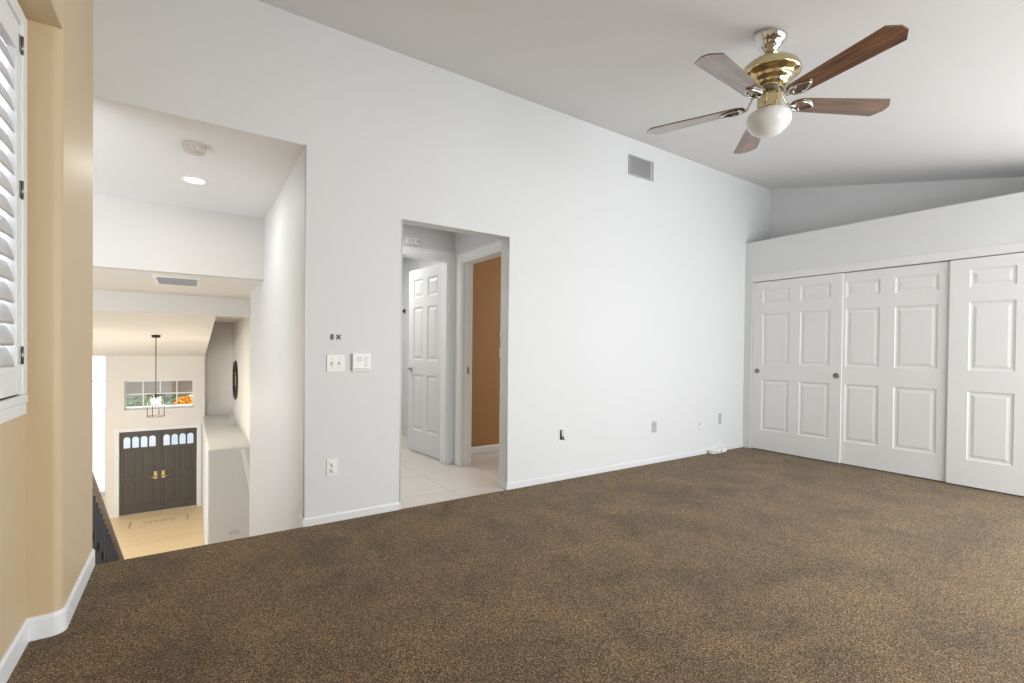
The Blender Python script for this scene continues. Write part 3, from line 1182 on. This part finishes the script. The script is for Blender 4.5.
vw, vh = .40, .68
b.holed(2, -.012, 0, (-vw / 2, -vh / 2, vw / 2, vh / 2), [(-vw / 2 + .03, -vh / 2 + .03, vw / 2 - .03, vh / 2 - .03)], PLASTIC)
b.build('frame', t)
b = MB()
n = 22
for i in range(n):
    y = -vh / 2 + .03 + (vh - .06) * (i + .5) / n
    b.box((-vw / 2 + .03, -.010, -.001), (vw / 2 - .03, .010, .001), GREYMID, mtx=Matrix.Translation((0, y, -.008)) @ Matrix.Rotation(math.radians(40), 4, 'X'))
b.build('louver', t)
b = MB()
b.box((-vw / 2 + .028, -vh / 2 + .028, -.0012), (vw / 2 - .028, vh / 2 - .028, -.0004), mat('ceiling_vent_lining', rgb(96, 96, 96), .8))
b.build('backing', t)

# pendant lantern
PX, PY, PZT = -.512, 10.465, 1.352
t = thing('pendant_lantern', 'black open-cage pendant lantern with lit bulbs hanging in the foyer', 'pendant light', (PX, PY, PZT))
b = MB()
b.lathe([(0, .02), (.062, .02), (.066, -.008), (.058, -.022), (.012, -.026), (0, -.027)], IRON, 28)
b.build('canopy', t)
ZT, ZB_, CR = -1.03, -1.40, .128
b = MB()
b.tube([(0, 0, -.02), (0, 0, ZT - .02)], .007, IRON, 10)
b.build('rod', t)
b = MB()
for z in (ZT, ZB_):
    b.tube([(CR * math.cos(2 * PI * k / 28), CR * math.sin(2 * PI * k / 28), z) for k in range(28)], .0052, IRON, 8, closed=True)
for k in range(4):
    a = -YAW * 0 + math.radians(-18 + 90 * k)
    b.tube([(CR * math.cos(a), CR * math.sin(a), ZT), (CR * math.cos(a), CR * math.sin(a), ZB_)], .0052, IRON, 8)
    b.tube([(0, 0, ZT), (CR * math.cos(a), CR * math.sin(a), ZT)], .0045, IRON, 8)
b.lathe([(0, ZT + .01), (.03, ZT + .01), (.034, ZT - .006), (0, ZT - .012)], IRON, 20)
b.build('cage', t)
for k in range(4):
    a = math.radians(27 + 90 * k)
    x, y = .062 * math.cos(a), .062 * math.sin(a)
    b = MB()
    b.tube([(0, 0, ZT - .17), (x * .6, y * .6, ZT - .20), (x, y, ZT - .185)], .005, IRON, 8)
    b.tube([(x, y, ZT - .19), (x, y, ZT - .125)], .011, PLASTIC, 10)
    ca = b.build('candle_arm', t)
    b = MB()
    b.lathe([(0, -.125), (.012, -.12), (.019, -.10), (.017, -.08), (.008, -.055), (0, -.042)], BULB, 14, mtx=Matrix.Translation((x, y, ZT)))
    b.build('bulb', ca)
b = MB()
b.tube([(0, 0, ZT), (0, 0, ZT - .18)], .008, IRON, 8)
b.lathe([(0, ZT - .16), (.022, ZT - .165), (.02, ZT - .19), (0, ZT - .20)], IRON, 16)
b.build('stem', t)
point('lantern_glow', (PX, PY, PZT - 1.20), 34, (1, .86, .64), .06)

# entry doors
def entry_door(u0, u1, flip, label):
    w = u1 - u0
    t = thing('entrance_door', label, 'front door', (u0, FV + .03, ZF + .012), group='charcoal double entry doors')
    h = DZ1 - ZF - .02
    b = MB()
    xs = [.075 + i * .158 for i in range(4)]
    pan = []
    c = w / 2
    for a, d in ((.075, c - .045), (c + .045, w - .075)):
        pan += [(a, .16, d, .80), (a, .90, d, 1.52)]
    lights = []
    lw = .128
    gap = (w - .15 - 4 * lw) / 3
    for i in range(4):
        a = .075 + i * (lw + gap)
        lights.append((a, a + lw))
    # slab: solid below the lights, bars between the lights
    panel_slab(b, w, 1.60, .045, pan, DARKDOOR)
    zl0, zl1 = 1.60, 1.87
    b.box((0, 0, 1.60), (lights[0][0], .045, h), DARKDOOR)
    b.box((lights[-1][1], 0, 1.60), (w, .045, h), DARKDOOR)
    for (p, q) in zip(lights, lights[1:]):
        b.box((p[1], 0, 1.60), (q[0], .045, h), DARKDOOR)
    for a, d in lights:
        r = (d - a) / 2
        cx = (a + d) / 2
        zc = zl1 - r
        arch = [(a, h)] + [(cx - r * math.cos(PI * k / 14), zc + r * math.sin(PI * k / 14)) for k in range(15)] + [(d, h)]
        b.prism(arch, 1, 0, .045, DARKDOOR)
    b.build('door_panel', t)
    for a, d in lights:
        r = (d - a) / 2
        cx = (a + d) / 2
        zc = zl1 - r
        b = MB()
        b.prism([(a, zl0), (d, zl0)] + [(cx + r * math.cos(PI * k / 14), zc + r * math.sin(PI * k / 14)) for k in range(15)], 1, .020, .026, BLUEGLASS)
        b.build('arched_light', t)
    if flip:
        hd = MB()
        hd.box((-.022, -.012, 0), (.022, -.001, h), DARKDOOR, .003)
        hd.build('astragal', t)
    # brass handle set
    x = w - .075 if not flip else .075
    s = -1 if not flip else 1
    hd = MB()
    hd.box((x - .036, -.012, .80), (x + .036, 0, .99), BRASS, .004)
    hd.lathe([(.022, 0), (.018, .012), (.012, .02), (.011, .05), (0, .052)], BRASS, 18, mtx=Matrix.Translation((x, -.010, .86)) @ Matrix.Rotation(PI / 2, 4, 'X'))
    hd.tube([(x, -.055, .86), (x + s * .05, -.062, .86), (x + s * .11, -.060, .85)], [.012, .011, .009], BRASS, 10)
    hd.build('brass_handle', t)
    hd = MB()
    hd.lathe([(.028, 0), (.026, .012), (.012, .014), (0, .014)], BRASS, 20, mtx=Matrix.Translation((x, -.012, .95)) @ Matrix.Rotation(PI / 2, 4, 'X'))
    hd.build('deadbolt', t)
    return t


um = (DU0 + DU1) / 2
entry_door(DU0 + .006, um - .003, False, 'charcoal front door leaf with arched lights, on the side toward the stair railing')
entry_door(um + .003, DU1 - .006, True, 'charcoal front door leaf with arched lights, on the side toward the plant ledge')
# transom window
b = MB()
y0 = FV + .12
fw = .035
b.holed(1, y0, y0 + .05, (TU0, TZ0, TU1, TZ1), [], TRIM) if False else None
pw = (TU1 - TU0 - 5 * fw * .7) / 4
holes = []
zmid = TZ0 + .50 * (TZ1 - TZ0)
for i in range(4):
    a = TU0 + fw * .7 + i * (pw + fw * .7)
    holes += [(a, TZ0 + fw, a + pw, zmid), (a, zmid + fw * .8, a + pw, TZ1 - fw)]
b.holed(1, y0, y0 + .05, (TU0, TZ0, TU1, TZ1), holes, TRIM)
w4 = struct(b.build('window_4'))
b = MB()
b.box((TU0, y0 + .02, TZ0), (TU1, y0 + .026, TZ1), GLASS)
o = b.build('pane', w4)
o['kind'] = 'structure'
b = MB()
b.box((TU0 - .02, FV - .02, TZ0 - .03), (TU1 + .02, y0 + .01, TZ0 + .001), TRIM, .004)
o = b.build('window_sill', w4)
o['kind'] = 'structure'

# outside the entry: porch ceiling, walk, shrubs
b = MB()
b.box((-1.66, FV + .22, .62), (.2, 17.6, .80), EAVE)
b.box((-1.66, 17.35, -.27), (.2, 17.6, .62), EAVE)
struct(b.build('exterior_porch'))
b = MB()
b.box((-12, FV + .22, ZF - .1), (8, 34, ZF - .02), PAVE)
struct(b.build('ground_walk'))
b = MB()
b.box((-12, 22.0, ZF - .05), (8, 22.2, -1.03), PAVE)  # added white slab standing in for the overexposed outdoors
struct(b.build('exterior_white_backdrop'))


def leafy(name, label, loc, rx_, rz_, m, n, trunk=True, group=None, seed=1):
    rr = random.Random(seed)
    t = thing(name, label, 'tree', loc, group=group)
    b = MB()
    for i in range(n):
        while True:
            p = Vector((rr.uniform(-1, 1), rr.uniform(-1, 1), rr.uniform(-1, 1)))
            if p.length < 1:
                break
        c = Vector((p.x * rx_, p.y * rx_, p.z * rz_ + rz_ + 1.0))
        s = rr.uniform(.10, .2)
        a = Vector((rr.gauss(0, 1), rr.gauss(0, 1), rr.gauss(0, 1))).normalized()
        d = a.orthogonal().normalized()
        e = a.cross(d)
        b.face([c - d * s, c - e * s * .5, c + d * s, c + e * s * .5], m)
    b.build('foliage', t, recalc=False)
    b = MB()
    b.tube([(0, 0, 0), (.05, .02, .6), (0, 0, 1.0 + rz_)], [.10, .08, .04], EAVE, 8)
    b.build('trunk', t)
    return t


leafy('garden_tree', 'green leafy tree beyond the transom window, on the railing side', (-1.85, 25, ZF), .72, 1.2, LEAFG, 1500, seed=2, group='trees outside the transom window')
leafy('garden_tree', 'green leafy tree seen through the middle transom panes', (-.95, 27.2, ZF), .95, 1.2, LEAFG, 1500, seed=3, group='trees outside the transom window')
leafy('orange_leaf_tree', 'orange-leaved tree in the end pane of the transom window', (-.15, 24, ZF), .5, .5, LEAFO, 700, seed=4)  # trunk with orange-coloured leaf cards

# doormat
t = thing('doormat', 'beige doormat with grey scroll pattern before the dark entry doors', 'doormat', (-.60, 13.80, ZF + .001), 0)
b = MB()
b.box((-.58, -.27, 0), (.58, .27, .010), MAT1, .003)
b.build('mat_base', t)
for s in (-1, 1):
    for p0, p1, r_ in (((.54, -.22), (.54, .22), .012), ((.528, s * .22), (.30, s * .22), .010)):
        b = MB()
        b.tube([(s * p0[0], p0[1], .0095), (s * p1[0], p1[1], .0095)], r_, MAT2, 6, flat=.3)
        b.build('border_line', t)
    for k in range(3):
        b = MB()
        pts = [((.06 + .10 * k) * s + .045 * math.cos(a) * (1 - a / 9), .11 * math.sin(a) * (1 - a / 9), .0095) for a in [j * .5 for j in range(14)]]
        b.tube(pts, .010, MAT2, 6, flat=.3)
        b.build('scroll_motif', t)

# oval mirror on the foyer's right wall, easel frame on the ledge, low grille, wall switch
t = thing('oval_mirror', 'oval dark-framed mirror on the wall above the plant ledge', 'mirror', (LU - .001, 13.55, .37))
b = MB()
pts = [(-.018, .52 * math.cos(a), .45 * math.sin(a)) for a in [2 * PI * k / 48 for k in range(48)]]
b.tube(pts, .030, FRAMEBRONZE, 10, closed=True)
b.build('frame', t)
b = MB()
b.prism([(.50 * math.cos(2 * PI * k / 48), .43 * math.sin(2 * PI * k / 48)) for k in range(48)], 0, -.016, -.006, MIRROR)
b.build('glass', t)
t = thing('tabletop_easel', 'small pale wire easel standing on the plant ledge under the mirror', 'easel', (.80, 12.6, LZ))
b = MB()
b.tube([(-.10, 0, .006), (0, .03, .34)], .010, GREYMID, 8)
b.tube([(.10, 0, .006), (0, .03, .34)], .010, GREYMID, 8)
b.tube([(-.08, -.005, .07), (.08, -.005, .07)], .009, GREYMID, 8)
b.build('front_frame', t)
b = MB()
b.tube([(0, .03, .33), (0, .16, .008)], .010, GREYMID, 8)
b.build('rear_leg', t)
t = thing('floor_register', 'pale low wall register on the grey block under the plant ledge', 'vent', (.652, LV - .0005, -2.148))
b = MB()
b.box((-.10, -.012, -.05), (.10, 0, .05), WALL, .004)
b.build('frame', t)
b = MB()
for k in range(5):
    b.box((-.08, -.015, -.034 + k * .016), (.08, -.011, -.028 + k * .016), PATCH)
b.build('louver', t)
t = thing('light_switch', 'small wall switch beside the dark entry doors near the ledge', 'light switch', (.2445, 13.9, -2.2), -PI / 2)
b = MB()
b.box((-.06, -.008, -.07), (.06, 0, .07), PLASTIC, .003)
b.build('wall_plate', t)
b = MB()
b.box((-.02, -.012, -.04), (.02, -.007, .04), GREYMID, .002)
b.build('rocker', t)
